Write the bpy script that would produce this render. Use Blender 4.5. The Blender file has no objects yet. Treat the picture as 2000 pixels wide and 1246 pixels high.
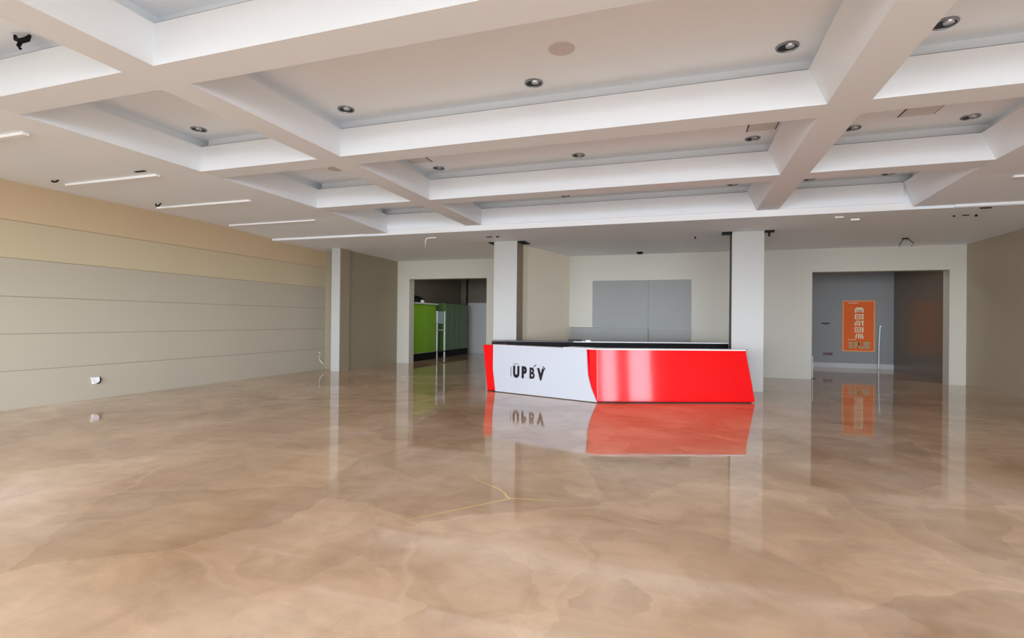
import bpy, bmesh, math
from mathutils import Vector, Matrix

sc = bpy.context.scene
COL = sc.collection

# ------------------------------------------------------------------ camera
HC = 1.5
F_PX, YAW, PITCH, ROLL = 1002.869, 18.325, 0.18, 0.577
cam_d = bpy.data.cameras.new('camera')
cam_d.sensor_fit = 'HORIZONTAL'
cam_d.sensor_width = 36.0
cam_d.lens = F_PX / 2000 * 36.0
cam_d.clip_end = 200
cam = bpy.data.objects.new('camera', cam_d)
COL.objects.link(cam)
y_, p_, r_ = map(math.radians, (YAW, PITCH, ROLL))
fw = Vector((-math.sin(y_) * math.cos(p_), math.cos(y_) * math.cos(p_), math.sin(p_)))
rt0 = Vector((math.cos(y_), math.sin(y_), 0))
up0 = rt0.cross(fw)
rt = rt0 * math.cos(r_) + up0 * math.sin(r_)
up = -rt0 * math.sin(r_) + up0 * math.cos(r_)
cam.matrix_world = Matrix(((rt.x, up.x, -fw.x, 0), (rt.y, up.y, -fw.y, 0), (rt.z, up.z, -fw.z, HC), (0, 0, 0, 1)))
sc.camera = cam

# ------------------------------------------------------------------ view, world, daylight
sc.view_settings.view_transform = 'Standard'
sc.view_settings.look = 'None'
sc.view_settings.gamma = 1.0
sc.view_settings.use_curve_mapping = False
sc.view_settings.exposure = 0.2
sc.cycles.max_bounces = 14
sc.cycles.diffuse_bounces = 8
sc.cycles.glossy_bounces = 6
sc.cycles.transparent_max_bounces = 12
sc.cycles.use_denoising = True
sc.cycles.sample_clamp_indirect = 8.0

SKY = 16.3
w = bpy.data.worlds.new('daylight')
sc.world = w
w.use_nodes = True
nt = w.node_tree
nt.nodes.clear()
wo = nt.nodes.new('ShaderNodeOutputWorld')
bg = nt.nodes.new('ShaderNodeBackground')
tc = nt.nodes.new('ShaderNodeTexCoord')
sp = nt.nodes.new('ShaderNodeSeparateXYZ')
rp = nt.nodes.new('ShaderNodeValToRGB')
# horizon raised to light the room's depth, ground darkened below, dimmer sky higher up (position = half of sin(elevation) + 0.5)
SKYSTOPS = [(0.27, (0.05, 0.05, 0.05)), (0.40, (0.11, 0.112, 0.115)), (0.44, (0.32, 0.345, 0.375)), (0.465, (0.76, 0.83, 0.92)), (0.495, (1.08, 1.22, 1.38)), (0.503, (1.10, 1.24, 1.42)),
            (0.58, (1.06, 1.20, 1.40)), (0.68, (0.52, 0.60, 0.72)), (0.80, (0.22, 0.27, 0.34))]
while len(rp.color_ramp.elements) < len(SKYSTOPS):
    rp.color_ramp.elements.new(0.5)
for e_, (ps_, c_) in zip(rp.color_ramp.elements, SKYSTOPS):
    e_.position = ps_
    e_.color = c_ + (1,)
mp = nt.nodes.new('ShaderNodeMath')
mp.operation = 'MULTIPLY_ADD'
mp.inputs[1].default_value = 0.5
mp.inputs[2].default_value = 0.5
nt.links.new(tc.outputs['Generated'], sp.inputs[0])
nt.links.new(sp.outputs['Z'], mp.inputs[0])
nt.links.new(mp.outputs[0], rp.inputs[0])
nt.links.new(rp.outputs[0], bg.inputs['Color'])
bg.inputs['Strength'].default_value = SKY
nt.links.new(bg.outputs[0], wo.inputs[0])

# ------------------------------------------------------------------ measured dimensions (metres, eye height 1.5)
H, DZ, CV, HB = 3.636, 0.362, 0.14, 3.516          # beam underside, beam depth, cove, rear soffit
ZS = H + DZ + CV                                    # coffer ceiling
TF = [-1.87, 0.65, 3.174, 5.692, 8.217]             # front faces of the cross beams
TW = 0.35
T4 = 10.696
L0R, L1L, L1R, L2L, L2R, L3L = -6.705, -4.659, -4.287, 1.32, 1.70, 3.814
L2LT, L2RT, L3LT = 1.16, 1.86, 3.67
WL, WR, YF, YB, YC = -10.13, 6.716, -3.6, 15.687, 12.344
YBT = YB + 0.33
YFAR_L, YFAR_R = 22.0, 20.3

# portals that guide daylight through the glazing (they add no light of their own)
def portal(name, loc, rot, sx, sy):
    l = bpy.data.lights.new(name, 'AREA')
    l.shape = 'RECTANGLE'
    l.size, l.size_y = sx, sy
    l.cycles.is_portal = True
    o = bpy.data.objects.new(name, l)
    o.location = loc
    o.rotation_euler = rot
    COL.objects.link(o)
portal('daylight_portal', ((WL + WR) / 2, YF - 0.25, 1.75), (math.radians(90), 0, 0), WR - WL, 3.3)
portal('daylight_portal', (WR + 0.25, -1.4, 1.75), (0, math.radians(90), 0), 3.3, 4.2)


# ------------------------------------------------------------------ helpers
def lin(c):
    return tuple((v / 12.92 if v <= 0.04045 else ((v + 0.055) / 1.055) ** 2.4) for v in (x / 255 for x in c)) + (1,)


class MB:
    def __init__(s):
        s.bm = bmesh.new()

    def box(s, x0, x1, y0, y1, z0, z1, bev=0.0):
        return s.prism([(x0, y0), (x1, y0), (x1, y1), (x0, y1)], z0, z1, bev=bev)

    def prism(s, pts, z0, z1, top=None, bev=0.0):
        """plan polygon (counter clockwise) from z0 to z1; top = other polygon at z1"""
        top = top or pts
        return s.loft([[(x, y, z0) for x, y in pts], [(x, y, z1) for x, y in top]], bev)

    def loft(s, rings, bev=0.0):
        n = len(rings[0])
        vs = [[s.bm.verts.new(p) for p in r] for r in rings]
        fs = []
        for a, b in zip(vs[:-1], vs[1:]):
            for i in range(n):
                j = (i + 1) % n
                fs.append(s.bm.faces.new((a[i], a[j], b[j], b[i])))
        fs.append(s.bm.faces.new(list(reversed(vs[0]))))
        fs.append(s.bm.faces.new(vs[-1]))
        if bev:
            es = list({e for f in fs for e in f.edges})
            bmesh.ops.bevel(s.bm, geom=es, offset=bev, segments=2, affect='EDGES', profile=0.6)
        return s

    def slab(s, pts, n, t, bev=0.0):
        """closed outline of 3-D points pushed along n by t"""
        n = Vector(n) * t
        return s.loft([[tuple(p) for p in pts], [tuple(Vector(p) + n) for p in pts]], bev)

    def lathe(s, prof, loc=(0, 0, 0), seg=28):
        """profile [(r,z)...] turned about the vertical axis at loc"""
        rings = []
        for r, z in prof:
            rings.append([s.bm.verts.new((loc[0] + r * math.cos(2 * math.pi * k / seg), loc[1] + r * math.sin(2 * math.pi * k / seg), loc[2] + z)) for k in range(seg)])
        for a, b in zip(rings[:-1], rings[1:]):
            for k in range(seg):
                j = (k + 1) % seg
                s.bm.faces.new((a[k], a[j], b[j], b[k]))
        for r in (rings[0], rings[-1]):
            try:
                s.bm.faces.new(r)
            except ValueError:
                pass
        return s

    def tube(s, pts, r, seg=10):
        pts = [Vector(p) for p in pts]
        rings = []
        for i, p in enumerate(pts):
            d = (pts[min(i + 1, len(pts) - 1)] - pts[max(i - 1, 0)]).normalized()
            a = d.cross(Vector((0, 0, 1)))
            if a.length < 1e-3:
                a = d.cross(Vector((1, 0, 0)))
            a.normalize()
            b = d.cross(a)
            rr = r[i] if isinstance(r, (list, tuple)) else r
            rings.append([tuple(p + a * rr * math.cos(2 * math.pi * k / seg) + b * rr * math.sin(2 * math.pi * k / seg)) for k in range(seg)])
        return s.loft(rings)

    def obj(s, name, mat, parent=None, smooth=False):
        bmesh.ops.recalc_face_normals(s.bm, faces=s.bm.faces)
        me = bpy.data.meshes.new(name)
        s.bm.to_mesh(me)
        s.bm.free()
        me.materials.append(mat)
        if smooth:
            for p in me.polygons:
                p.use_smooth = True
            me.set_sharp_from_angle(angle=math.radians(40))
        o = bpy.data.objects.new(name, me)
        COL.objects.link(o)
        if parent:
            o.parent = parent
            o.matrix_parent_inverse = Matrix.Translation(-Vector(parent.location)) if parent.type == 'EMPTY' and not parent.parent else Matrix()
        return o


def thing(name, label, cat, loc, group=None):
    o = bpy.data.objects.new(name, None)
    o.empty_display_size = 0.1
    o.location = loc
    COL.objects.link(o)
    tag(o, label, cat, group)
    return o


def tag(o, label, cat, group=None, kind=None):
    o['label'] = label
    o['category'] = cat
    if group:
        o['group'] = group
    if kind:
        o['kind'] = kind
    return o


def struct(o):
    o['kind'] = 'structure'
    return o


def dup(root, loc, label, group=None):
    r = root.copy()
    COL.objects.link(r)
    d = Vector(loc) - Vector(root.location)
    r.location = loc
    r['label'] = label
    if group:
        r['group'] = group
    for ch in list(root.children):
        c = ch.copy()
        COL.objects.link(c)
        c.parent = r
        c.matrix_parent_inverse = ch.matrix_parent_inverse.copy()
        for g in list(ch.children):
            e = g.copy()
            COL.objects.link(e)
            e.parent = c
            e.matrix_parent_inverse = g.matrix_parent_inverse.copy()
    return r


# ------------------------------------------------------------------ materials
def mat(name, col, rough=0.6, metal=0.0, spec=0.5, var=0.0, vscale=3.0, bump=0.0, bscale=60.0, coat=0.0, emit=0.0):
    m = bpy.data.materials.new(name)
    m.use_nodes = True
    n = m.node_tree
    b = n.nodes['Principled BSDF']
    b.inputs['Base Color'].default_value = lin(col)
    b.inputs['Roughness'].default_value = rough
    b.inputs['Metallic'].default_value = metal
    b.inputs['Specular IOR Level'].default_value = spec
    b.inputs['Coat Weight'].default_value = coat
    b.inputs['Coat Roughness'].default_value = 0.04
    t = n.nodes.new('ShaderNodeTexCoord')
    if var:
        ns = n.nodes.new('ShaderNodeTexNoise')
        ns.inputs['Scale'].default_value = vscale
        ns.inputs['Detail'].default_value = 5
        mx = n.nodes.new('ShaderNodeMix')
        mx.data_type = 'RGBA'
        c = lin(col)
        mx.inputs['A'].default_value = tuple(v * (1 - var) for v in c[:3]) + (1,)
        mx.inputs['B'].default_value = tuple(min(1, v * (1 + var)) for v in c[:3]) + (1,)
        n.links.new(t.outputs['Object'], ns.inputs['Vector'])
        n.links.new(ns.outputs['Fac'], mx.inputs['Factor'])
        n.links.new(mx.outputs['Result'], b.inputs['Base Color'])
    if bump:
        ns = n.nodes.new('ShaderNodeTexNoise')
        ns.inputs['Scale'].default_value = bscale
        ns.inputs['Detail'].default_value = 3
        bp = n.nodes.new('ShaderNodeBump')
        bp.inputs['Strength'].default_value = bump
        bp.inputs['Distance'].default_value = 0.01
        n.links.new(t.outputs['Object'], ns.inputs['Vector'])
        n.links.new(ns.outputs['Fac'], bp.inputs['Height'])
        n.links.new(bp.outputs[0], b.inputs['Normal'])
    return m


M_CEIL = mat('white_ceiling_paint', (242, 247, 251), 0.75, spec=0.25, var=0.015, vscale=1.2)
M_BEAM = mat('white_beam_paint', (236, 240, 243), 0.7, spec=0.25, var=0.012, vscale=1.0)
M_WALL = mat('beige_wall_paint', (178, 168, 149), 0.55, spec=0.35, var=0.03, vscale=0.7, bump=0.03)
M_WALLB = mat('pale_wall_paint', (194, 188, 173), 0.5, spec=0.4, var=0.03, vscale=0.6, bump=0.03)
M_TAN = mat('tan_band_paint', (200, 176, 142), 0.5, spec=0.35, var=0.04, vscale=0.6)
M_BROWN = mat('brown_wall_paint', (168, 153, 131), 0.45, spec=0.4, var=0.03, vscale=0.6)
M_YELLOWB = mat('warm_beige_band_paint', (192, 177, 145), 0.5, spec=0.35, var=0.03, vscale=0.6)
M_JOG = mat('shaded_wall_taupe', (150, 137, 114), 0.5, spec=0.35, var=0.03, vscale=0.6)  # left return and slim column side, shade put into the colour
M_SLANT = mat('light_beige_wall_paint', (232, 220, 198), 0.5, spec=0.35, var=0.02, vscale=0.6)
M_DBROWN = mat('dark_brown_gloss_wall', (112, 97, 80), 0.28, spec=0.5, var=0.05, vscale=0.8)
M_GREYW = mat('grey_room_paint', (146, 146, 144), 0.5, spec=0.3, var=0.03, vscale=0.7)
M_DARKW = mat('dim_taupe_paint', (120, 110, 94), 0.6, spec=0.3, var=0.04)
M_COLUMN = mat('cream_column_paint', (181, 178, 171), 0.45, spec=0.4, var=0.02, vscale=0.8)
M_COLSIDE = mat('shaded_column_side', (150, 130, 108), 0.5, spec=0.4, var=0.03)  # side of the left counter column, its shade put into the colour
M_COLDARK = mat('deep_shade_column_side', (58, 47, 40), 0.5, spec=0.3, var=0.03)  # side of the right counter column, darkened to paint in its shade
M_WHITE = mat('white_gloss_trim', (244, 244, 244), 0.3, spec=0.5)
M_BLACK = mat('black_matte', (14, 13, 14), 0.6, spec=0.2)
M_BLACKG = mat('black_satin', (20, 17, 18), 0.35, spec=0.3)
M_GREYM = mat('grey_metal', (150, 150, 150), 0.3, metal=0.9)
M_RED = mat('red_gloss_laminate', (218, 3, 10), 0.08, spec=0.24, coat=0.06)
M_LIGHTP = mat('white_sign_panel', (180, 180, 184), 0.25, spec=0.5)
M_GREYP = mat('grey_gloss_panel', (136, 135, 129), 0.4, spec=0.3, var=0.06, vscale=0.9)
M_GREYT = mat('grey_trim_paint', (196, 194, 190), 0.5)
M_LIME = mat('lime_green_laminate', (120, 170, 20), 0.3, var=0.04)
M_DGREEN = mat('dark_green_laminate', (84, 116, 62), 0.3, var=0.08, vscale=2)
M_ORANGE = mat('orange_poster_paper', (236, 100, 10), 0.6, var=0.08, vscale=2.5)
M_ORANGEF = mat('light_orange_frame', (240, 158, 96), 0.4)
M_CREAM = mat('cream_print', (240, 226, 190), 0.5)
M_TANP = mat('tan_print', (190, 158, 112), 0.5)
M_SOCK = mat('dark_red_socket_plastic', (84, 24, 34), 0.4)
M_CYAN = mat('pale_cyan_plastic', (170, 205, 200), 0.3)
M_HATCH = mat('pale_grey_hatch', (220, 218, 214), 0.6)
M_DISC = mat('taupe_speaker_cloth', (214, 209, 204), 0.8, bump=0.2, bscale=300)
M_CHROME = mat('lamp_reflector', (200, 200, 200), 0.2, metal=1.0)
M_GAP = mat('hatch_gap_grey', (90, 88, 86), 0.7)
M_JOINT = mat('joint_shade_brown', (134, 116, 94), 0.7)
M_FRAMEW = mat('window_frame_grey', (190, 190, 188), 0.4)


def floor_mat():
    m = bpy.data.materials.new('polished_tan_stone_floor')
    m.use_nodes = True
    n = m.node_tree
    L = n.links.new
    b = n.nodes['Principled BSDF']
    tcn = n.nodes.new('ShaderNodeTexCoord')

    def noise(scale, detail, vec, dist=0.0, rough=0.5, stretch=None, rot=0.0):
        x = n.nodes.new('ShaderNodeTexNoise')
        x.inputs['Scale'].default_value = scale
        x.inputs['Detail'].default_value = detail
        x.inputs['Distortion'].default_value = dist
        x.inputs['Roughness'].default_value = rough
        if stretch:
            mpn = n.nodes.new('ShaderNodeMapping')
            mpn.inputs['Scale'].default_value = stretch
            mpn.inputs['Rotation'].default_value = (0, 0, rot)
            L(vec, mpn.inputs['Vector'])
            vec = mpn.outputs[0]
        L(vec, x.inputs['Vector'])
        return x.outputs['Fac']

    def ramp(fac, stops):
        r = n.nodes.new('ShaderNodeValToRGB')
        e = r.color_ramp.elements
        while len(e) < len(stops):
            e.new(0.5)
        for q, (p, c) in zip(e, stops):
            q.position = p
            q.color = c
        L(fac, r.inputs[0])
        return r.outputs[0]

    def mix(f, a, c, mode='MIX'):
        x = n.nodes.new('ShaderNodeMix')
        x.data_type = 'RGBA'
        x.blend_type = mode
        for k, v in (('Factor', f), ('A', a), ('B', c)):
            if isinstance(v, (float, int)):
                x.inputs[k].default_value = v
            elif isinstance(v, tuple):
                x.inputs[k].default_value = v
            else:
                L(v, x.inputs[k])
        return x.outputs['Result']

    def math_(op, a, c=None, d=None):
        x = n.nodes.new('ShaderNodeMath')
        x.operation = op
        for i, v in enumerate((a, c, d)):
            if v is None:
                continue
            if isinstance(v, (float, int)):
                x.inputs[i].default_value = v
            else:
                L(v, x.inputs[i])
        return x.outputs[0]

    P = tcn.outputs['Object']
    # warped coordinates
    wn = n.nodes.new('ShaderNodeTexNoise')
    wn.inputs['Scale'].default_value = 0.7
    wn.inputs['Detail'].default_value = 8
    wn.inputs['Roughness'].default_value = 0.55
    L(P, wn.inputs['Vector'])
    vm = n.nodes.new('ShaderNodeVectorMath')
    vm.operation = 'MULTIPLY_ADD'
    vm.inputs[1].default_value = (1.1, 1.1, 0)
    L(wn.outputs['Color'], vm.inputs[0])
    L(P, vm.inputs[2])
    W = vm.outputs[0]
    big = noise(0.5, 6, W, 0.4)
    base = ramp(big, [(0.30, lin(FL[0])), (0.48, lin(FL[1])), (0.62, lin(FL[2])), (0.75, lin(FL[3]))])
    # stone patches with crisp edges
    vo = n.nodes.new('ShaderNodeTexVoronoi')
    vo.inputs['Scale'].default_value = 0.62
    L(W, vo.inputs['Vector'])
    sepc = n.nodes.new('ShaderNodeSeparateColor')
    L(vo.outputs['Color'], sepc.inputs[0])
    patch = ramp(sepc.outputs[0], [(0.0, (0.74, 0.70, 0.66, 1)), (0.45, (0.98, 0.97, 0.95, 1)), (1.0, (1.12, 1.09, 1.05, 1))])
    soft = noise(1.3, 4, W)
    base = mix(math_('MULTIPLY_ADD', soft, 0.9, 0.1), base, mix(1.0, base, patch, 'MULTIPLY'))
    # smaller, torn-edged patches scattered through the large ones
    vo2 = n.nodes.new('ShaderNodeTexVoronoi')
    vo2.inputs['Scale'].default_value = 1.5
    vo2.inputs['Randomness'].default_value = 1.0
    L(W, vo2.inputs['Vector'])
    sep2 = n.nodes.new('ShaderNodeSeparateColor')
    L(vo2.outputs['Color'], sep2.inputs[0])
    p2 = ramp(sep2.outputs[1], [(0.0, (0.80, 0.77, 0.74, 1)), (0.30, (0.97, 0.96, 0.95, 1)), (0.7, (1, 1, 1, 1)), (1.0, (1.12, 1.10, 1.09, 1))])
    cl = ramp(noise(1.1, 5, P, 0.6), [(0.40, (0, 0, 0, 1)), (0.60, (1, 1, 1, 1))])
    base = mix(math_('MULTIPLY', cl, 0.75), base, mix(1.0, base, p2, 'MULTIPLY'))
    cloud = ramp(noise(2.2, 9, W, 1.2, 0.62), [(0.32, (0.86, 0.83, 0.80, 1)), (0.5, (1, 1, 1, 1)), (0.68, (1.10, 1.08, 1.06, 1))])
    base = mix(0.8, base, mix(1.0, base, cloud, 'MULTIPLY'))
    # veins on some of the patch edges
    ve = n.nodes.new('ShaderNodeTexVoronoi')
    ve.feature = 'DISTANCE_TO_EDGE'
    ve.inputs['Scale'].default_value = 0.62
    L(W, ve.inputs['Vector'])
    vline = ramp(ve.outputs['Distance'], [(0.0, (1, 1, 1, 1)), (0.008, (0.5, 0.5, 0.5, 1)), (0.022, (0, 0, 0, 1))])
    vmask = ramp(noise(0.9, 2, P), [(0.48, (0, 0, 0, 1)), (0.62, (1, 1, 1, 1))])
    vm_ = mix(1.0, vline, vmask, 'MULTIPLY')
    base = mix(math_('MULTIPLY', vm_, 0.22), base, lin((236, 212, 176)))
    # brushed streaks along the room's width
    st = noise(3.0, 6, P, 0.3, 0.65, (0.55, 2.0, 1), math.radians(-8))
    stc = ramp(st, [(0.3, (0.84, 0.82, 0.80, 1)), (0.5, (1, 1, 1, 1)), (0.7, (1.10, 1.09, 1.07, 1))])
    base = mix(0.45, base, mix(1.0, base, stc, 'MULTIPLY'))
    # dark specks
    spk = ramp(noise(9.0, 3, P, 0.8), [(0.0, (0, 0, 0, 1)), (0.735, (0, 0, 0, 1)), (0.78, (1, 1, 1, 1))])
    base = mix(math_('MULTIPLY', spk, 0.4), base, lin((120, 92, 66)))
    # one golden vein, three branches from a knot
    sx = n.nodes.new('ShaderNodeSeparateXYZ')
    L(P, sx.inputs[0])
    nx = math_('MULTIPLY_ADD', noise(3.0, 2, P), 0.10, -0.05)
    X = math_('ADD', sx.outputs[0], nx)
    Y = math_('ADD', sx.outputs[1], nx)

    def seg(ax, ay, bx, by, wd):
        dx, dy = bx - ax, by - ay
        l2 = dx * dx + dy * dy
        t = math_('ADD', math_('MULTIPLY', math_('SUBTRACT', X, ax), dx / l2), math_('MULTIPLY', math_('SUBTRACT', Y, ay), dy / l2))
        t = math_('MINIMUM', math_('MAXIMUM', t, 0.0), 1.0)
        ex = math_('SUBTRACT', X, math_('MULTIPLY_ADD', t, dx, ax))
        ey = math_('SUBTRACT', Y, math_('MULTIPLY_ADD', t, dy, ay))
        dd = math_('SQRT', math_('ADD', math_('MULTIPLY', ex, ex), math_('MULTIPLY', ey, ey)))
        return math_('MULTIPLY', math_('LESS_THAN', dd, wd), math_('MULTIPLY_ADD', t, -0.7, 1.0))
    g = math_('MAXIMUM', seg(-1.351, 4.127, -1.926, 4.603, 0.009), math_('MAXIMUM', seg(-1.351, 4.127, -1.95, 3.40, 0.008), seg(-1.351, 4.127, -0.95, 4.20, 0.008)))
    base = mix(math_('MULTIPLY', g, 0.9), base, lin((236, 204, 120)))
    L(base, b.inputs['Base Color'])
    rr = ramp(noise(1.2, 5, P, 0.3, 0.6, (0.6, 1.6, 1)), [(0.35, (0.02, 0.02, 0.02, 1)), (0.7, (0.10, 0.10, 0.10, 1))])
    L(rr, b.inputs['Roughness'])
    b.inputs['IOR'].default_value = 1.68
    bp = n.nodes.new('ShaderNodeBump')
    bp.inputs['Strength'].default_value = 0.05
    bp.inputs['Distance'].default_value = 0.01
    L(noise(1.6, 3, P, 0.2, 0.5, (0.5, 1.6, 1)), bp.inputs['Height'])
    L(bp.outputs[0], b.inputs['Normal'])
    return m


FL = [(166, 132, 100), (197, 166, 136), (211, 183, 155), (228, 204, 188)]
M_FLOOR = floor_mat()


def glass_mat():
    m = bpy.data.materials.new('window_glass')
    m.use_nodes = True
    n = m.node_tree
    n.nodes.clear()
    o = n.nodes.new('ShaderNodeOutputMaterial')
    t = n.nodes.new('ShaderNodeBsdfTransparent')
    g = n.nodes.new('ShaderNodeBsdfGlossy')
    g.inputs['Roughness'].default_value = 0.0
    lw = n.nodes.new('ShaderNodeLayerWeight')
    pw = n.nodes.new('ShaderNodeMath')
    pw.operation = 'POWER'
    pw.inputs[1].default_value = 5.0
    f = n.nodes.new('ShaderNodeMath')
    f.operation = 'MULTIPLY_ADD'
    f.inputs[1].default_value = 0.9
    f.inputs[2].default_value = 0.04
    n.links.new(lw.outputs['Facing'], pw.inputs[0])
    n.links.new(pw.outputs[0], f.inputs[0])
    x = n.nodes.new('ShaderNodeMixShader')
    n.links.new(f.outputs[0], x.inputs[0])
    n.links.new(t.outputs[0], x.inputs[1])
    n.links.new(g.outputs[0], x.inputs[2])
    n.links.new(x.outputs[0], o.inputs[0])
    return m


M_GLASS = glass_mat()

# ------------------------------------------------------------------ room shell
struct(MB().box(WL - 2.2, WR + 0.3, YF - 0.3, 22.3, -0.12, 0).obj('floor', M_FLOOR))

c = MB()
c.box(WL - 0.2, WR + 0.2, YF - 0.2, T4 + 0.3, ZS, ZS + 0.15)               # coffer ceiling
for x0, x1, x0t, x1t in ((WL, L0R, WL, L0R), (L3L, WR, L3LT, WR)):          # side soffits and their cove backs
    c.loft([[(x0, y, H - 0.075 * q), (x1, y, H - 0.075 * q), (x1t, y, H + DZ), (x0t, y, H + DZ)] for y, q in ((YF, 0), (9.0, 0), (T4, 1))])
c.box(WL, L0R - 0.13, YF, T4, H + DZ, ZS)
c.box(L3LT + 0.13, WR, YF, T4, H + DZ, ZS)
c.box(L0R, L3LT, T4, T4 + 0.04, H, H + DZ)                                  # last coffer face, then the lower step
c.box(WL, WR, T4 + 0.13, T4 + 0.3, H + DZ, ZS)
c.box(WL - 2.2, WR + 0.2, T4 + 0.04, 22.3, HB, H + DZ)
struct(c.obj('ceiling', M_CEIL))

ti = 1
for yf in TF:                                                               # cross beams
    b = MB().box(L0R, L3L, yf, yf + TW, H, H + DZ)
    b.box(L0R, L3L, yf + 0.12, yf + TW - 0.12, H + DZ, ZS)
    struct(b.obj('trim_%d' % ti, M_BEAM))
    ti += 1
spans = list(zip([t + TW for t in TF], TF[1:] + [T4]))
for x0, x1, x0t, x1t in ((L1L, L1R, L1L, L1R), (L2L, L2R, L2LT, L2RT)):     # lengthwise beams between them
    b = MB()
    for a, e in spans:
        b.loft([[(x0, a, H), (x1, a, H), (x1, e, H), (x0, e, H)], [(x0t, a, H + DZ), (x1t, a, H + DZ), (x1t, e, H + DZ), (x0t, e, H + DZ)]])
        b.box(x0t + 0.12, x1t - 0.12, a - 0.12, e + 0.12, H + DZ, ZS)
    struct(b.obj('trim_%d' % ti, M_BEAM))
    ti += 1
# bright step at the rear edge of the coffered field
struct(MB().box(L0R - 0.02, L3L + 0.12, T4 + 0.03, T4 + 0.04, HB, H).box(WL, L0R - 0.6, T4 + 0.0, T4 + 0.04, HB + 0.005, HB + 0.045).box(L3L + 0.6, WR, T4 + 0.0, T4 + 0.04, HB + 0.005, HB + 0.045).obj('trim_%d' % ti, M_WHITE))
ti += 1
# thin dark strips painting in the cove's shade line along the upper beam edges
g = MB()
for yf in TF + [T4]:
    for x0, x1 in ((L0R, L1L), (L1R, L2LT), (L2RT, L3LT)):
        g.box(x0, x1, yf + 0.004, yf + 0.03, H + DZ, H + DZ + 0.006)
struct(g.obj('trim_%d' % ti, mat('shade_line_grey', (70, 70, 72), 0.7)))
ti += 1

# left wall: panels with open joints, tan top band
wl = MB()
wl.box(WL - 0.2, WL - 0.012, YF, 12.82, 0, ZS)
zs = [0, 0.62, 1.21, 1.81, 2.42]
for a, e in zip(zs[:-1], zs[1:]):
    wl.box(WL - 0.012, WL, YF, 12.82, a, e - 0.0092)
struct(wl.obj('wall_left', M_WALL))
for e in zs[1:] + [3.02]:
    struct(MB().box(WL - 0.0115, WL - 0.004, YF, 12.82, e - 0.009, e - 0.0002).obj('trim_%d' % ti, M_JOINT))  # brown strips paint the shade inside the open joints
    ti += 1
struct(MB().box(WL - 0.012, WL, YF, 12.82, 3.02, H).obj('trim_%d' % ti, M_TAN))
ti += 1
struct(MB().box(WL - 0.012, WL, YF, 12.82, 2.42, 3.0108).obj('trim_%d' % ti, M_YELLOWB))
ti += 1
struct(MB().prism([(WL - 0.2, 12.82), (-9.36, 12.82), (-9.40, YB), (WL - 0.2, YB)], 0, HB).obj('wall_left_return', M_JOG))

struct(MB().box(WR, WR + 0.2, 0.75, YB + 0.33, 0, ZS).box(WR, WR + 0.2, YF, 0.75, 3.4, ZS).box(WR, WR + 0.2, YF, 0.75, 0, 0.1).obj('wall_right', M_BROWN))
struct(MB().box(WR, WR + 0.2, YBT, YFAR_R + 0.2, 0, HB).obj('wall_right_room_side', M_DBROWN))
struct(MB().box(2.9, WR, YFAR_R, YFAR_R + 0.2, 0, HB).box(2.7, 2.9, YBT, YFAR_R + 0.2, 0, HB).obj('wall_right_room_back', M_GREYW))

D1, D2, D3, D4, DH = -8.93, -6.08, 3.325, 6.368, 2.89
bw = MB()
bw.box(WL - 0.2, D1, YB, YBT, 0, HB)
bw.box(D1, D2, YB, YBT, DH, HB)
bw.box(D2, D3, YB, YBT, 0, HB)
bw.box(D3, D4, YB, YBT, DH, HB)
bw.box(D4, WR, YB, YBT, 0, HB)
struct(bw.obj('wall_back', M_WALLB))
struct(MB().prism([(-4.55, 12.89), (-4.05, 12.89), (-3.99, 13.35), (-3.32, YB), (-4.55, YB)], 0, HB).obj('wall_alcove_left', M_SLANT))
# left side room
struct(MB().box(-10.0, -9.8, YBT, 22.2, 0, HB).obj('wall_left_room_side', M_DARKW))
struct(MB().box(-10.0, -9.45, YFAR_L, 22.2, 0, HB).box(-9.45, -6.0, YFAR_L, 22.2, 2.3, HB).box(-6.2, -6.0, YBT, YFAR_L, 0, HB).obj('wall_left_room_back', M_DARKW))
struct(MB().box(-9.45, -6.2, YFAR_L - 0.012, 22.2, 0, 2.3).obj('trim_%d' % ti, M_GREYT))
ti += 1
struct(MB().box(2.9, WR, YFAR_R - 0.025, YFAR_R, 0, 0.16).obj('baseboard_right_room', M_GREYT))

# front wall of glazing behind the viewer and the glazed bay on the right
fwm = MB().box(WL - 0.2, WR + 0.2, YF - 0.2, YF, 3.14, ZS)
fwm.box(WL - 0.2, WR + 0.2, YF - 0.2, YF, -0.1, 0.1)
struct(fwm.obj('wall_front', M_WALLB))
nb = 7
bwid = (WR - WL) / nb
for i in range(nb):
    xa = WL + i * bwid
    f = MB().box(xa, xa + 0.06, YF - 0.15, YF - 0.05, 0.1, 3.14).box(xa + bwid - 0.06, xa + bwid, YF - 0.15, YF - 0.05, 0.1, 3.14)
    f.box(xa + 0.06, xa + bwid - 0.06, YF - 0.15, YF - 0.05, 0.1, 0.16).box(xa + 0.06, xa + bwid - 0.06, YF - 0.15, YF - 0.05, 3.08, 3.14).box(xa + 0.06, xa + bwid - 0.06, YF - 0.15, YF - 0.05, 2.5, 2.55)
    fo = struct(f.obj('window_%d' % (i + 1), M_FRAMEW))
    MB().box(xa + 0.06, xa + bwid - 0.06, YF - 0.103, YF - 0.097, 0.16, 3.08).obj('pane', M_GLASS, fo)
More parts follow.
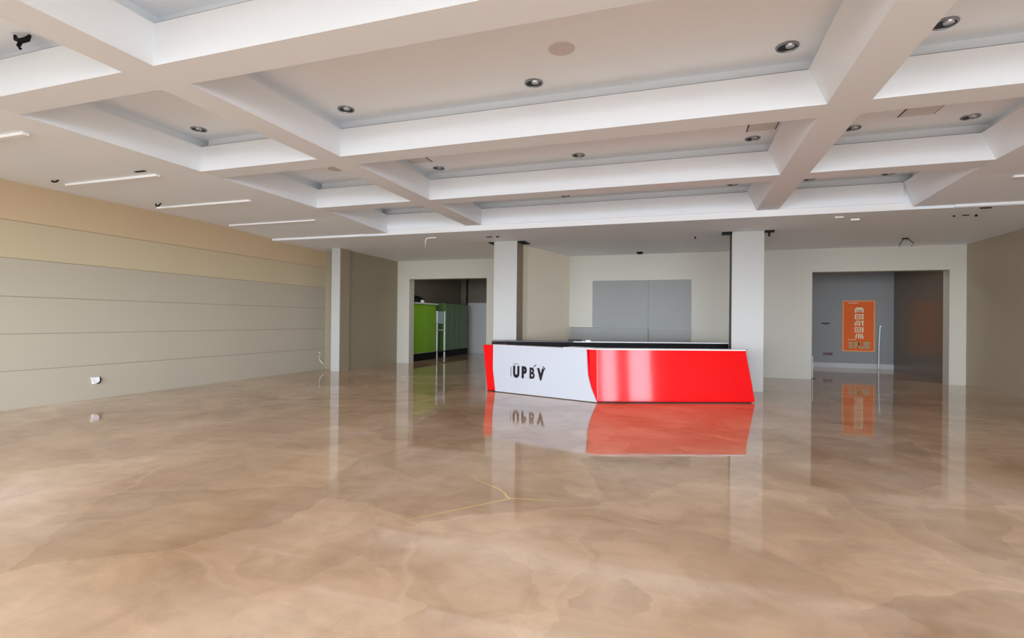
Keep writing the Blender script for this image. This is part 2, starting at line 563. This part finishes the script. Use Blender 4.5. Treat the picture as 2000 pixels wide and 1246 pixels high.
for k, (ya, yb) in enumerate(((YF + 0.35, -1.75), (-1.05, 0.65))):
    f = MB()
    for q in (ya, yb - 0.08):
        f.box(WR + 0.05, WR + 0.15, q, q + 0.08, 0.1, 3.4)
    f.box(WR + 0.05, WR + 0.15, ya + 0.08, yb - 0.08, 0.1, 0.16).box(WR + 0.05, WR + 0.15, ya + 0.08, yb - 0.08, 3.34, 3.4)
    fo = struct(f.obj('window_%d' % (nb + 1 + k), M_FRAMEW))
    MB().box(WR + 0.097, WR + 0.103, ya + 0.08, yb - 0.08, 0.16, 3.34).obj('pane', M_GLASS, fo)
struct(MB().box(WR, WR + 0.2, -1.75, -1.05, 0.1, 3.4).box(WR, WR + 0.2, YF, YF + 0.35, 0.1, 3.4).box(WR, WR + 0.2, 0.65, 0.75, 0.1, 3.4).obj('trim_%d' % ti, M_WALLB))
ti += 1


# ------------------------------------------------------------------ columns
def column(x0, x1, y1, label, side):
    t = thing('column', label, 'column', ((x0 + x1) / 2, (YC + y1) / 2, 0), None)
    MB().box(x0, x1, YC, YC + 0.02, 0, HB).obj('front_face', M_COLUMN, t)
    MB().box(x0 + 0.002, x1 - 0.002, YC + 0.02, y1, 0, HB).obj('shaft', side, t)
    return t


column(-9.55, -9.265, 12.80, 'slim pale column at the end of the panelled left wall', M_JOG)
t = column(-4.592, -3.972, 12.88, 'cream square column behind the white end of the reception counter', M_COLSIDE)
MB().box(-4.76, -3.79, YC + 0.03, 12.86, HB - 0.02, HB - 0.001).obj('recess_shade', M_BLACK, t)  # black plate in place of the shaded ceiling recess round the column
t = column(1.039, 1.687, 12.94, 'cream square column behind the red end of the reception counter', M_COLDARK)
MB().box(0.83, 1.036, YC - 0.06, YC + 0.10, HB - 0.05, HB - 0.001).obj('black_bracket', M_BLACK, t)
MB().box(1.69, 1.88, YC - 0.06, YC + 0.06, HB - 0.04, HB - 0.001).box(1.76, 1.80, YC - 0.04, YC, HB - 0.13, HB - 0.04).obj('black_bracket', M_BLACK, t)

# ------------------------------------------------------------------ reception counter
ctr = thing('reception_counter', 'red gloss angular reception counter with a white lettered front panel', 'reception counter', (-1.3, 10.3, 0))


def lerp(a, b, t):
    return tuple(p + (q - p) * t for p, q in zip(a, b))


A0, B0, C0 = (-3.93, 10.249), (-1.47, 9.495), (1.308, 10.545)
A1, B1, C1 = (-4.085, 10.366), (-1.498, 9.57), (1.14, 10.567)
IN0 = [(1.20, 10.90), (-1.42, 9.96), (-3.75, 10.66)]
ZT = 0.975
kick = 0.02
MB().prism([A0, B0, C0] + IN0, kick, ZT, top=[A1, B1, C1] + IN0, bev=0.006).obj('red_front', M_RED, ctr)
MB().prism([(-3.86, 10.28), (-1.47, 9.54), (1.25, 10.57)] + IN0, 0, kick).obj('plinth', M_BLACK, ctr)
# left return going back to the rear desk
MB().prism([A0, (-3.75, 10.66), (-3.80, 11.15), (-4.12, 11.10)], 0, ZT, top=[A1, (-3.75, 10.66), (-3.80, 11.15), (-4.14, 11.10)], bev=0.006).obj('red_return', M_RED, ctr)
MB().prism([(A1[0] + 1.9, A1[1] - 0.58), (B1[0] - .02, B1[1] - 0.03), (C1[0], C1[1] - 0.03)] + [(1.22, 10.92), (-1.42, 9.98), (-2.1, 10.18)], ZT, ZT + 0.02).obj('white_top_edge', M_WHITE, ctr)
# white sign panel standing 5 cm proud of the left facet
pa, pb = Vector((-3.723, 10.158, 0)), Vector((-1.482, 9.47, 0))
pd = (pb - pa).normalized()
pn = Vector((pd.y, -pd.x, 0))
pout = [(-3.787, 10.178, 0.995), (-3.785, 10.177, 0.48), (-3.723, 10.158, 0.012), (-1.482, 9.47, 0.012), (-1.60, 9.506, 0.28), (-1.667, 9.527, 0.50), (-1.693, 9.535, 0.985)]
panel = MB().slab([Vector(p) + pn * 0.0 for p in pout], -pn, 0.035, bev=0.004).obj('white_front_panel', M_LIGHTP, ctr)
panel['label'] = 'white lettered panel on the left front of the counter'


def text_mesh(name, body, size, loc, xdir, ndir, m, parent, bold=0.02, depth=0.004, sx=1.0):
    cu = bpy.data.curves.new(name, 'FONT')
    cu.body = body
    cu.size = size
    cu.offset = bold
    cu.extrude = depth
    cu.align_x = 'CENTER'
    cu.align_y = 'CENTER'
    tmp = bpy.data.objects.new(name + '_curve', cu)
    COL.objects.link(tmp)
    bpy.context.view_layer.update()
    me = bpy.data.meshes.new_from_object(tmp.evaluated_get(bpy.context.evaluated_depsgraph_get()))
    bpy.data.objects.remove(tmp)
    bpy.data.curves.remove(cu)
    x = Vector(xdir).normalized()
    z = Vector(ndir).normalized()
    y = z.cross(x)
    mx = Matrix(((x.x * sx, y.x, z.x, loc[0]), (x.y * sx, y.y, z.y, loc[1]), (x.z * sx, y.z, z.z, loc[2]), (0, 0, 0, 1)))
    me.transform(mx)
    me.materials.clear()
    me.materials.append(m)
    o = bpy.data.objects.new(name, me)
    COL.objects.link(o)
    if parent:
        o.parent = parent
        r = parent
        while r.parent:
            r = r.parent
        o.matrix_parent_inverse = Matrix.Translation(-Vector(r.location)) if parent is r else Matrix()
    return o


def on_panel(s, z, off=0.004):
    p = pa + pd * s + pn * off
    return (p.x, p.y, z)


# letters U P B V with slightly dropping baseline
for ch, s, z in (('U', 0.54, 0.445), ('P', 0.73, 0.445), ('B', 0.92, 0.44), ('V', 1.13, 0.43)):
    text_mesh('letter', ch, 0.30, on_panel(s, z), pd, pn, M_BLACKG, panel, bold=0.010 if ch == 'B' else 0.019, sx=0.72)
for s0, s1, z0, z1 in ((0.40, 0.412, 0.35, 0.55), (0.47, 0.60, 0.61, 0.62)):
    MB().slab([on_panel(s0, z0, 0), on_panel(s1, z0, 0), on_panel(s1, z1, 0), on_panel(s0, z1, 0)], pn, 0.004).obj('letter_accent', M_BLACKG, panel)
for pts in (((0.97, 0.575), (0.985, 0.60), (1.02, 0.62)), ((1.17, 0.60), (1.215, 0.575), (1.235, 0.54))):
    MB().tube([on_panel(s_, z_, 0.004) for s_, z_ in pts], 0.008).obj('letter_accent', M_BLACKG, panel)

# rear desk of the reception: black front, white rim
rd = thing('rear_desk', 'long black rear desk with a white rim behind the red counter', 'desk', (-1.6, 12.2, 0))
R0, R1 = (-4.21, 11.229), (1.03, 12.92)
rdv = Vector((R1[0] - R0[0], R1[1] - R0[1], 0)).normalized()
rdn = Vector((-rdv.y, rdv.x, 0))


def off(p, d):
    return (p[0] + rdn.x * d, p[1] + rdn.y * d)


Rm = (-2.40, 11.813)
MB().prism([R0, R1, off(R1, 0.3), off(R0, 0.3)], 0, 1.01).obj('black_body', M_BLACK, rd)
MB().prism([off(Rm, -0.015), off(R1, -0.015), off(R1, 0.32), off(Rm, 0.32)], 1.01, 1.03).obj('white_rim', M_WHITE, rd)
MB().prism([off(R0, -0.015), off(Rm, -0.015), off(Rm, 0.32), off(R0, 0.32)], 1.01, 1.03).obj('grey_rim', mat('dark_grey_rim', (92, 84, 82), 0.5), rd)
o = MB().prism([(-2.52, 11.80), (-2.22, 11.90), (-2.25, 12.02), (-2.55, 11.92)], 1.031, 1.075, bev=0.012).obj('black_device', M_BLACKG)
tag(o, 'small black device lying on the rear desk behind the counter', 'device')
o = MB().prism([(-2.13, 11.915), (-2.02, 11.95), (-2.035, 12.0), (-2.145, 11.965)], 1.031, 1.062, bev=0.01).obj('white_gadget', M_WHITE)
tag(o, 'tiny white gadget beside the black device on the rear desk', 'device')

# grey panels on the recess wall behind the desk
gp = thing('wall_panel', 'large grey gloss panel board on the recess wall behind the counter', 'wall panel', (-1.3, YB, 1.4))
for x0, x1 in ((-2.60, -0.955), (-0.945, 0.24)):
    MB().box(x0, x1, YB - 0.03, YB, 1.33, 2.74).obj('grey_panel', M_GREYP, gp)
MB().box(-3.28, -0.945, YB - 0.10, YB, 0.0, 1.32, bev=0.01).box(-0.935, 0.24, YB - 0.06, YB, 0.0, 1.32).obj('lower_panel', M_GREYP, gp)
# vertical paint-edge battens on the back wall
struct(MB().box(-3.18, -3.165, YB - 0.008, YB, 0.2, HB).box(2.985, 3.0, YB - 0.008, YB, 2.4, HB).obj('trim_%d' % ti, M_GREYT))
ti += 1

# ------------------------------------------------------------------ ceiling strips beside the left and right walls
strips = [(-9.47, -7.46, 5.58, H, 'nearest full thin white ceiling strip beside the panelled left wall'),
          (-9.70, -7.43, 7.28, H, 'second full thin white ceiling strip from the viewer beside the panelled left wall'),
          (-9.88, -7.52, 9.12, H, 'third thin white ceiling strip from the viewer beside the panelled left wall'),
          (-9.4, -7.27, 3.85, H, 'thin white ceiling strip cut by the left edge of the photo'),
          (4.45, 6.4, 9.13, H, 'short end of thin white ceiling strip at the right edge of the photo')]
for x0, x1, y, z, lb in strips:
    o = MB().box(x0, x1, y, y + 0.07, z - 0.035, z - 0.0005, bev=0.006).obj('ceiling_strip', M_WHITE)
    tag(o, lb, 'ceiling strip', 'thin white ceiling strips')


# ------------------------------------------------------------------ recessed lights
def downlight(loc, label, r=0.10):
    t = thing('downlight', label, 'ceiling light', loc, 'recessed downlights in the coffers')
    x, y, z = loc
    MB().lathe([(r * 0.80, -0.004), (r * 0.84, -0.014), (r, -0.012), (r * 1.03, -0.0005)], loc).obj('trim_ring', M_GREYM, t, True)
    MB().lathe([(r * 0.80, -0.006), (r * 0.82, -0.003), (r * 0.82, -0.0005)], loc).obj('dark_well', M_BLACKG, t, True)
    b = MB().lathe([(r * 0.14, -0.020), (r * 0.40, -0.018), (r * 0.46, -0.006)], (x + r * 0.22, y - 0.02, z), 20)
    b.obj('lamp', M_CHROME, t, True)
    return t


DL = [((-4.03, 5.454), 'round recessed downlight at the left end of the widest front coffer'),
      ((-1.581, 5.46), 'round recessed downlight at the middle of the widest front coffer'),
      ((0.929, 5.45), 'round recessed downlight at the right end of the widest front coffer'),
      ((2.155, 5.43), 'recessed downlight peeking past the tapered beam at the top right corner'),
      ((-6.446, 5.43), 'recessed downlight in the front coffer beside the left soffit'),
      ((-4.032, 8.05), 'recessed downlight at the left end of the second wide coffer'),
      ((-1.582, 8.05), 'recessed downlight at the middle of the second wide coffer'),
      ((0.934, 8.02), 'recessed downlight at the right end of the second wide coffer'),
      ((2.154, 7.98), 'recessed downlight just right of the tapered beam in the second row of coffers'),
      ((3.439, 7.97), 'recessed downlight near the right end of the second row of coffers'),
      ((-2.349, 10.57), 'small recessed downlight left of centre in the farthest wide coffer'),
      ((0.89, 10.57), 'small recessed downlight at the right end of the farthest wide coffer'),
      ((2.178, 10.57), 'recessed downlight just right of the tapered beam in the farthest row of coffers'),
      ((3.40, 10.57), 'recessed downlight at the right end of the farthest row of coffers')]
d0 = None
for (x, y), lb in DL:
    if d0 is None:
        d0 = downlight((x, y, ZS), lb)
    else:
        dup(d0, (x, y, ZS), lb)

for x, y, lb in ((-1.129, 4.854, 'round taupe ceiling speaker beside the front middle downlight'), (-5.815, 7.585, 'round taupe ceiling speaker in the second coffer from the left soffit')):
    t = thing('ceiling_speaker', lb, 'speaker', (x, y, ZS), 'round ceiling speakers')
    MB().lathe([(0.0001, -0.006), (0.125, -0.006), (0.13, -0.0005)], (x, y, ZS), 32).obj('grille', M_DISC, t, True)
for x, y, sx, sy, lb, m in ((1.0, 7.50, 0.34, 0.42, 'grey square access hatch at the right end of the second wide coffer', M_HATCH), (2.77, 7.50, 0.36, 0.42, 'grey square access hatch in the second coffer at right', M_HATCH), (-4.15, 7.45, 0.34, 0.45, 'grey square access hatch at the left end of the second wide coffer', M_HATCH)):
    t = thing('access_hatch', lb, 'hatch', (x, y, ZS), 'ceiling access hatches')
    MB().box(x - sx / 2, x + sx / 2, y - sy / 2, y + sy / 2, ZS - 0.012, ZS - 0.0005, bev=0.003).obj('hatch_cover', m, t)
    MB().box(x - sx / 2 - 0.015, x + sx / 2 + 0.015, y - sy / 2 - 0.015, y + sy / 2 + 0.015, ZS - 0.006, ZS - 0.0004).obj('shadow_gap', M_GAP, t)


# small ceiling fittings
def fit(name, mb, m, lb, cat, group=None):
    return tag(mb.obj(name, m, None, True), lb, cat, group)


fit('loose_cable', MB().tube([(-5.98, 3.10, ZS - 0.001), (-5.97, 3.10, ZS - 0.04), (-5.91, 3.11, ZS - 0.06), (-5.84, 3.12, ZS - 0.05), (-5.80, 3.12, ZS - 0.02)], [0.012, 0.018, 0.024, 0.024, 0.012]).tube([(-5.90, 3.11, ZS - 0.05), (-5.93, 3.10, ZS - 0.11), (-5.90, 3.10, ZS - 0.14)], [0.02, 0.016, 0.012]), M_BLACK, 'black loose cable hanging from the coffer at the top left corner', 'cable')
fit('cable_hook', MB().tube([(-9.47, 5.40, H - 0.001), (-9.44, 5.40, H - 0.02), (-9.37, 5.40, H - 0.025), (-9.31, 5.40, H - 0.001)], 0.012), M_BLACK, 'black cable hook on the ceiling above the nearest thin white strip', 'cable')
fit('ceiling_slot', MB().box(-7.66, -7.46, 5.40, 5.44, H - 0.008, H - 0.0005), M_BLACK, 'thin dark slot in the ceiling near the right end of the nearest white strip', 'slot')
fit('cable_hook', MB().tube([(-9.42, 7.05, H - 0.001), (-9.40, 7.05, H - 0.05), (-9.35, 7.05, H - 0.05), (-9.29, 7.06, H - 0.001)], [0.01, 0.014, 0.014, 0.01]), M_BLACK, 'black cable hook on the ceiling above the second white strip', 'cable')
fit('dome_sensor', MB().lathe([(0.0001, -0.06), (0.06, -0.05), (0.09, -0.025), (0.095, -0.0005)], (-1.175, 15.25, HB)), M_BLACK, 'black dome sensor on the ceiling at the recess behind the counter', 'sensor')
fit('ceiling_plate', MB().box(-4.50, -4.36, 11.55, 11.60, HB - 0.012, HB - 0.0005), M_BLACK, 'flat dark plate on the ceiling above the column at the white counter end', 'fitting')
fit('ceiling_sensor', MB().box(-4.25, -4.19, 11.55, 11.60, HB - 0.02, HB - 0.0005), M_BLACK, 'tiny dark sensor on the ceiling just right of the flat dark plate', 'sensor')
fit('sprinkler_head', MB().lathe([(0.02, -0.05), (0.022, -0.03), (0.012, -0.028), (0.014, -0.0005)], (0.278, 12.78, HB), 12), M_BLACK, 'tiny dark sprinkler head on the ceiling left of the red end column', 'sprinkler')
fit('ceiling_bracket', MB().box(4.86, 4.98, 14.2, 14.25, HB - 0.03, HB - 0.0005).tube([(4.98, 14.22, HB - 0.03), (5.08, 14.22, HB - 0.12), (5.04, 14.22, HB - 0.2)], 0.01).tube([(4.88, 14.22, HB - 0.03), (4.80, 14.22, HB - 0.16), (4.82, 14.22, HB - 0.21)], 0.008), M_BLACKG, 'thin grey wire bracket on the ceiling before the right doorway', 'bracket')
fit('ceiling_plate', MB().box(2.72, 2.86, 11.08, 11.15, HB - 0.02, HB - 0.0005), M_WHITE, 'left one of two small white plates on the rear ceiling right of the tapered beam', 'fitting')
fit('ceiling_plate', MB().box(3.06, 3.2, 11.38, 11.45, HB - 0.03, HB - 0.0005), M_WHITE, 'right one of two small white plates on the rear ceiling right of the tapered beam', 'fitting')
for x_, y_2, w_, h_, lb in ((4.72, 11.5, 0.03, 0.02, 'leftmost tiny dark plug in the right rear ceiling'), (4.86, 11.5, 0.10, 0.012, 'flat middle dark plug in the right rear ceiling'), (5.05, 11.5, 0.03, 0.035, 'rightmost dark plug in the right rear ceiling')):
    fit('ceiling_plug', MB().box(x_, x_ + w_, y_2, y_2 + 0.03, HB - h_, HB - 0.0005), M_BLACK, lb, 'plug')
fit('ceiling_slot', MB().box(4.84, 4.99, 10.85, 10.89, HB - 0.015, HB - 0.0005), M_BLACK, 'short dark slot in the ceiling just behind the right step', 'slot')
fit('loose_cable', MB().tube([(-5.93, 11.30, HB - 0.012), (-5.99, 11.31, HB - 0.03), (-6.02, 11.32, HB - 0.12), (-6.02, 11.32, HB - 0.25)], 0.012).tube([(-5.95, 11.30, HB - 0.013), (-5.70, 11.28, HB - 0.013)], 0.012), M_WHITE, 'white loose cable hanging from the rear ceiling at left', 'cable')

# ------------------------------------------------------------------ left wall fittings
t = thing('wall_socket', 'white broken wall socket low on the panelled left wall', 'socket', (WL, 6.50, 0.334))
MB().box(WL, WL + 0.02, 6.44, 6.56, 0.275, 0.395, bev=0.005).obj('plate', M_WHITE, t)
MB().tube([(WL + 0.021, 6.555, 0.40), (WL + 0.04, 6.57, 0.35), (WL + 0.03, 6.55, 0.29), (WL + 0.021, 6.50, 0.275)], [0.006, 0.012, 0.014, 0.006]).obj('dark_edge', M_BLACK, t, True)  # dark curve along one edge of the plate
MB().tube([(WL + 0.021, 6.41, 0.40), (WL + 0.03, 6.425, 0.34), (WL + 0.03, 6.45, 0.29)], 0.008).obj('loose_wire', M_WHITE, t, True)
fit('wall_cable', MB().tube([(WL + 0.01, 12.55, 0.52), (WL + 0.02, 12.60, 0.46), (WL + 0.015, 12.56, 0.40), (WL + 0.012, 12.57, 0.30), (WL + 0.012, 12.65, 0.22), (WL + 0.012, 12.75, 0.16)], 0.012), M_WHITE, 'white cable scrap on the left wall beside the slim column', 'cable')

# ------------------------------------------------------------------ left side room: cabinets
XF = -9.12


def cabinet(y0, y1, z1, nd, m, label, topslab, handles):
    t = thing('tall_cabinet', label, 'cabinet', ((XF - 9.78) / 2, (y0 + y1) / 2, 0))
    MB().box(-9.78, XF - 0.02, y0, y1, 0.26, z1).obj('carcass', M_GREYT if topslab else m, t)
    MB().box(-9.78, XF + 0.02, y0, y1, 0, 0.26).obj('plinth', M_BLACK, t)
    if topslab:
        MB().box(-9.78, XF + 0.06, y0 - 0.02, y1 + 0.1, z1, z1 + 0.05).obj('top_slab', M_GREYT, t)
    s = (y1 - y0) / nd
    for k in range(nd):
        d = MB().box(XF - 0.02, XF, y0 + k * s + 0.008, y0 + (k + 1) * s - 0.008, 0.28, z1 - 0.008, bev=0.003).obj('door', m, t)
        if handles:
            hy = y0 + (k + 1) * s - 0.05 if k % 2 == 0 else y0 + k * s + 0.05
            MB().tube([(XF + 0.02, hy, 1.1), (XF + 0.02, hy, 1.3)], 0.006).obj('handle', M_BLACKG, d)
    return t


cabinet(16.35, 18.10, 2.08, 2, M_LIME, 'lime green two-door tall cabinet with pale top in the left side room', True, False)
cabinet(18.98, 21.2, 2.18, 4, M_DGREEN, 'dark green tall cabinet deep in the left side room beyond the white shelf', False, False)
t = thing('shelf_unit', 'narrow white-framed open shelf between the lime and dark green cabinets', 'shelf', (-9.4, 18.5, 0))
f = MB()
for y in (18.22, 18.9):
    f.box(XF - 0.05, XF, y, y + 0.05, 0, 1.85)
    f.box(-9.75, -9.70, y, y + 0.05, 0, 1.85)
f.obj('frame', M_WHITE, t)
MB().box(-9.75, XF, 18.22, 18.95, 1.08, 1.11).obj('shelf_board', M_WHITE, t)
MB().box(-9.75, XF, 18.22, 18.95, 0.22, 0.26).obj('shelf_board', M_BLACKG, t)
MB().box(-9.75, XF, 18.22, 18.95, 1.36, 1.39).obj('shelf_board', M_WHITE, t)
o = MB().box(-9.70, XF - 0.02, 18.30, 18.88, 1.391, 1.84, bev=0.02).obj('plastic_box', M_CYAN)
tag(o, 'pale cyan plastic box on the top of the white-framed shelf', 'box')
# black bundle on the lime cabinet
o = MB()
o.loft([[(-9.55 + 0.26 * a * math.cos(k * math.pi / 8), 17.05 + 0.75 * a * math.sin(k * math.pi / 8), z + 0.03 * math.sin(k * 1.9 + z * 9)) for k in range(16)] for a, z in ((0.9, 2.175), (1.0, 2.23), (0.85, 2.31), (0.55, 2.36), (0.2, 2.39))])
bn = tag(o.obj('black_bundle', M_BLACKG, None, True), 'crumpled black bundle lying on top of the lime green cabinet', 'bag')
o = MB().lathe([(0.02, 0), (0.07, 0.01), (0.08, 0.05), (0.05, 0.10), (0.01, 0.11)], (-9.22, 17.15, 2.131), 16).obj('white_cup', M_WHITE, None, True)
tag(o, 'small white cup beside the black bundle on the lime cabinet', 'cup')
struct(MB().box(-9.52, -9.45, YFAR_L - 0.05, YFAR_L, 0, HB).obj('trim_%d' % ti, M_BLACKG))
ti += 1

# ------------------------------------------------------------------ right side room: poster and wall fittings
YP = YFAR_R
po = thing('framed_poster', 'orange framed poster with a column of cream characters in the right side room', 'poster', (5.70, YP, 1.43))
PX0, PX1, PZ0, PZ1 = 5.215, 6.175, 0.565, 2.30
MB().box(PX0 + 0.04, PX1 - 0.04, YP - 0.02, YP, PZ0 + 0.04, PZ1 - 0.04).obj('orange_sheet', M_ORANGE, po)
f = MB().box(PX0, PX1, YP - 0.035, YP, PZ1 - 0.04, PZ1).box(PX0, PX1, YP - 0.035, YP, PZ0, PZ0 + 0.04)
f.box(PX0, PX0 + 0.04, YP - 0.035, YP, PZ0 + 0.04, PZ1 - 0.04).box(PX1 - 0.04, PX1, YP - 0.035, YP, PZ0 + 0.04, PZ1 - 0.04)
f.obj('frame', M_ORANGEF, po)


def glyph(rects, cx, cz, wd, ht, m=M_CREAM):
    g = MB()
    for x0, x1, z0, z1 in rects:
        g.box(cx + (x0 - 0.5) * wd, cx + (x1 - 0.5) * wd, YP - 0.026, YP - 0.02, cz + (z0 - 0.5) * ht, cz + (z1 - 0.5) * ht)
    return g.obj('character', m, po)


GW, GH, GX = 0.255, 0.175, 5.715
G1 = [(0, 1, 0.62, 0.80), (0.12, 0.88, 0.80, 1), (0, 0.18, 0, 0.62), (0.82, 1, 0, 0.62), (0.3, 0.42, 0.1, 0.62), (0.56, 0.68, 0.1, 0.62), (0.18, 0.82, 0.3, 0.42)]
G2 = [(0, 0.14, 0, 1), (0.14, 0.55, 0.82, 1), (0.14, 0.55, 0, 0.16), (0.55, 0.66, 0, 1), (0.76, 1, 0.55, 1), (0.76, 1, 0, 0.42), (0.24, 0.45, 0.35, 0.6)]
G3 = [(0.0, 0.16, 0, 0.6), (0.10, 0.26, 0.5, 0.9), (0.2, 0.5, 0.82, 1), (0.45, 0.62, 0.0, 0.9), (0.26, 0.36, 0, 0.5), (0.74, 1, 0.6, 1), (0.82, 0.98, 0, 0.6)]
G4 = [(0, 0.12, 0, 1), (0.12, 0.6, 0.86, 1), (0.12, 0.6, 0, 0.16), (0.6, 0.7, 0, 1), (0.22, 0.5, 0.3, 0.4), (0.22, 0.5, 0.5, 0.7), (0.8, 1, 0, 1)]
G5 = [(0.08, 0.2, 0, 0.7), (0.16, 0.28, 0.4, 1), (0.38, 0.5, 0, 1), (0.56, 0.68, 0.2, 1), (0.64, 0.76, 0, 0.6), (0.78, 0.9, 0.3, 1), (0.88, 1, 0, 0.6)]
for i, gg in enumerate((G1, G2, G3, G4, G5)):
    glyph(gg, GX, 1.975 - i * 0.222, GW, GH)
for ch, x in (('S', 5.47), ('P', 5.645), ('U', 5.80), ('E', 5.97)):
    text_mesh('character', ch, 0.30, (x, YP - 0.022, 0.77), (1, 0, 0), (0, -1, 0), M_TANP, po, bold=0.016, sx=1.0)
MB().box(5.38, 5.62, YP - 0.024, YP - 0.02, 0.965, 0.98).obj('printed_line', M_CREAM, po)
MB().box(5.40, 5.68, YP - 0.024, YP - 0.02, 2.205, 2.225).obj('printed_line', M_CREAM, po)
fit('dark_shelf_clip', MB().loft([[(4.58, YP - 0.02, 1.51), (4.72, YP - 0.02, 1.475), (4.86, YP - 0.02, 1.51), (4.86, YP - 0.02, 1.535), (4.58, YP - 0.02, 1.535)], [(4.58, YP, 1.51), (4.72, YP, 1.475), (4.86, YP, 1.51), (4.86, YP, 1.535), (4.58, YP, 1.535)]]), M_BLACKG, 'dark slot-shaped fixture on the grey wall left of the orange poster', 'fixture')
t = thing('power_socket', 'dark red double socket low on the grey wall left of the poster', 'socket', (4.79, YP, 0.46))
for x in (4.65, 4.80):
    MB().box(x, x + 0.135, YP - 0.02, YP, 0.415, 0.505, bev=0.005).obj('socket_plate', M_SOCK, t)
fit('white_stick', MB().tube([(6.33, YP - 0.06, 1.45), (6.30, YP - 0.08, 1.38), (6.26, YP - 0.13, 0.70), (6.24, YP - 0.18, 0.02)], [0.035, 0.022, 0.018, 0.018]), M_WHITE, 'white stick leaning on the grey wall right of the orange poster', 'stick')
# slim stand at the left jamb of the right doorway
t = thing('floor_stand', 'slim grey floor stand at the left jamb of the right doorway', 'stand', (3.42, 15.9, 0))
MB().box(3.36, 3.46, 15.82, 15.92, 0, 0.02).obj('foot', M_BLACKG, t)
MB().box(3.375, 3.395, 15.85, 15.87, 0.02, 0.62).obj('post', M_GREYT, t)

# ------------------------------------------------------------------ unseen fill lamps added to brighten the two side rooms
def emit_mat(name, col, st):
    m = mat(name, (240, 240, 240), 0.5)
    b = m.node_tree.nodes['Principled BSDF']
    b.inputs['Emission Color'].default_value = col + (1,)
    b.inputs['Emission Strength'].default_value = st
    return m


M_FILL = emit_mat('fill_diffuser', (1.0, 0.97, 0.92), 14.0)
for x, y, lb in ((4.9, 17.0, 'added square fill lamp inside the right side room'), (-7.6, 17.1, 'added square fill lamp inside the left side room')):
    t = thing('fill_lamp', lb, 'ceiling light', (x, y, HB), 'added fill lamps of the side rooms')
    MB().box(x - 0.30, x + 0.30, y - 0.30, y + 0.30, HB - 0.04, HB - 0.0005).obj('housing', M_WHITE, t)
    MB().box(x - 0.26, x + 0.26, y - 0.26, y + 0.26, HB - 0.046, HB - 0.0402).obj('diffuser', M_FILL, t)
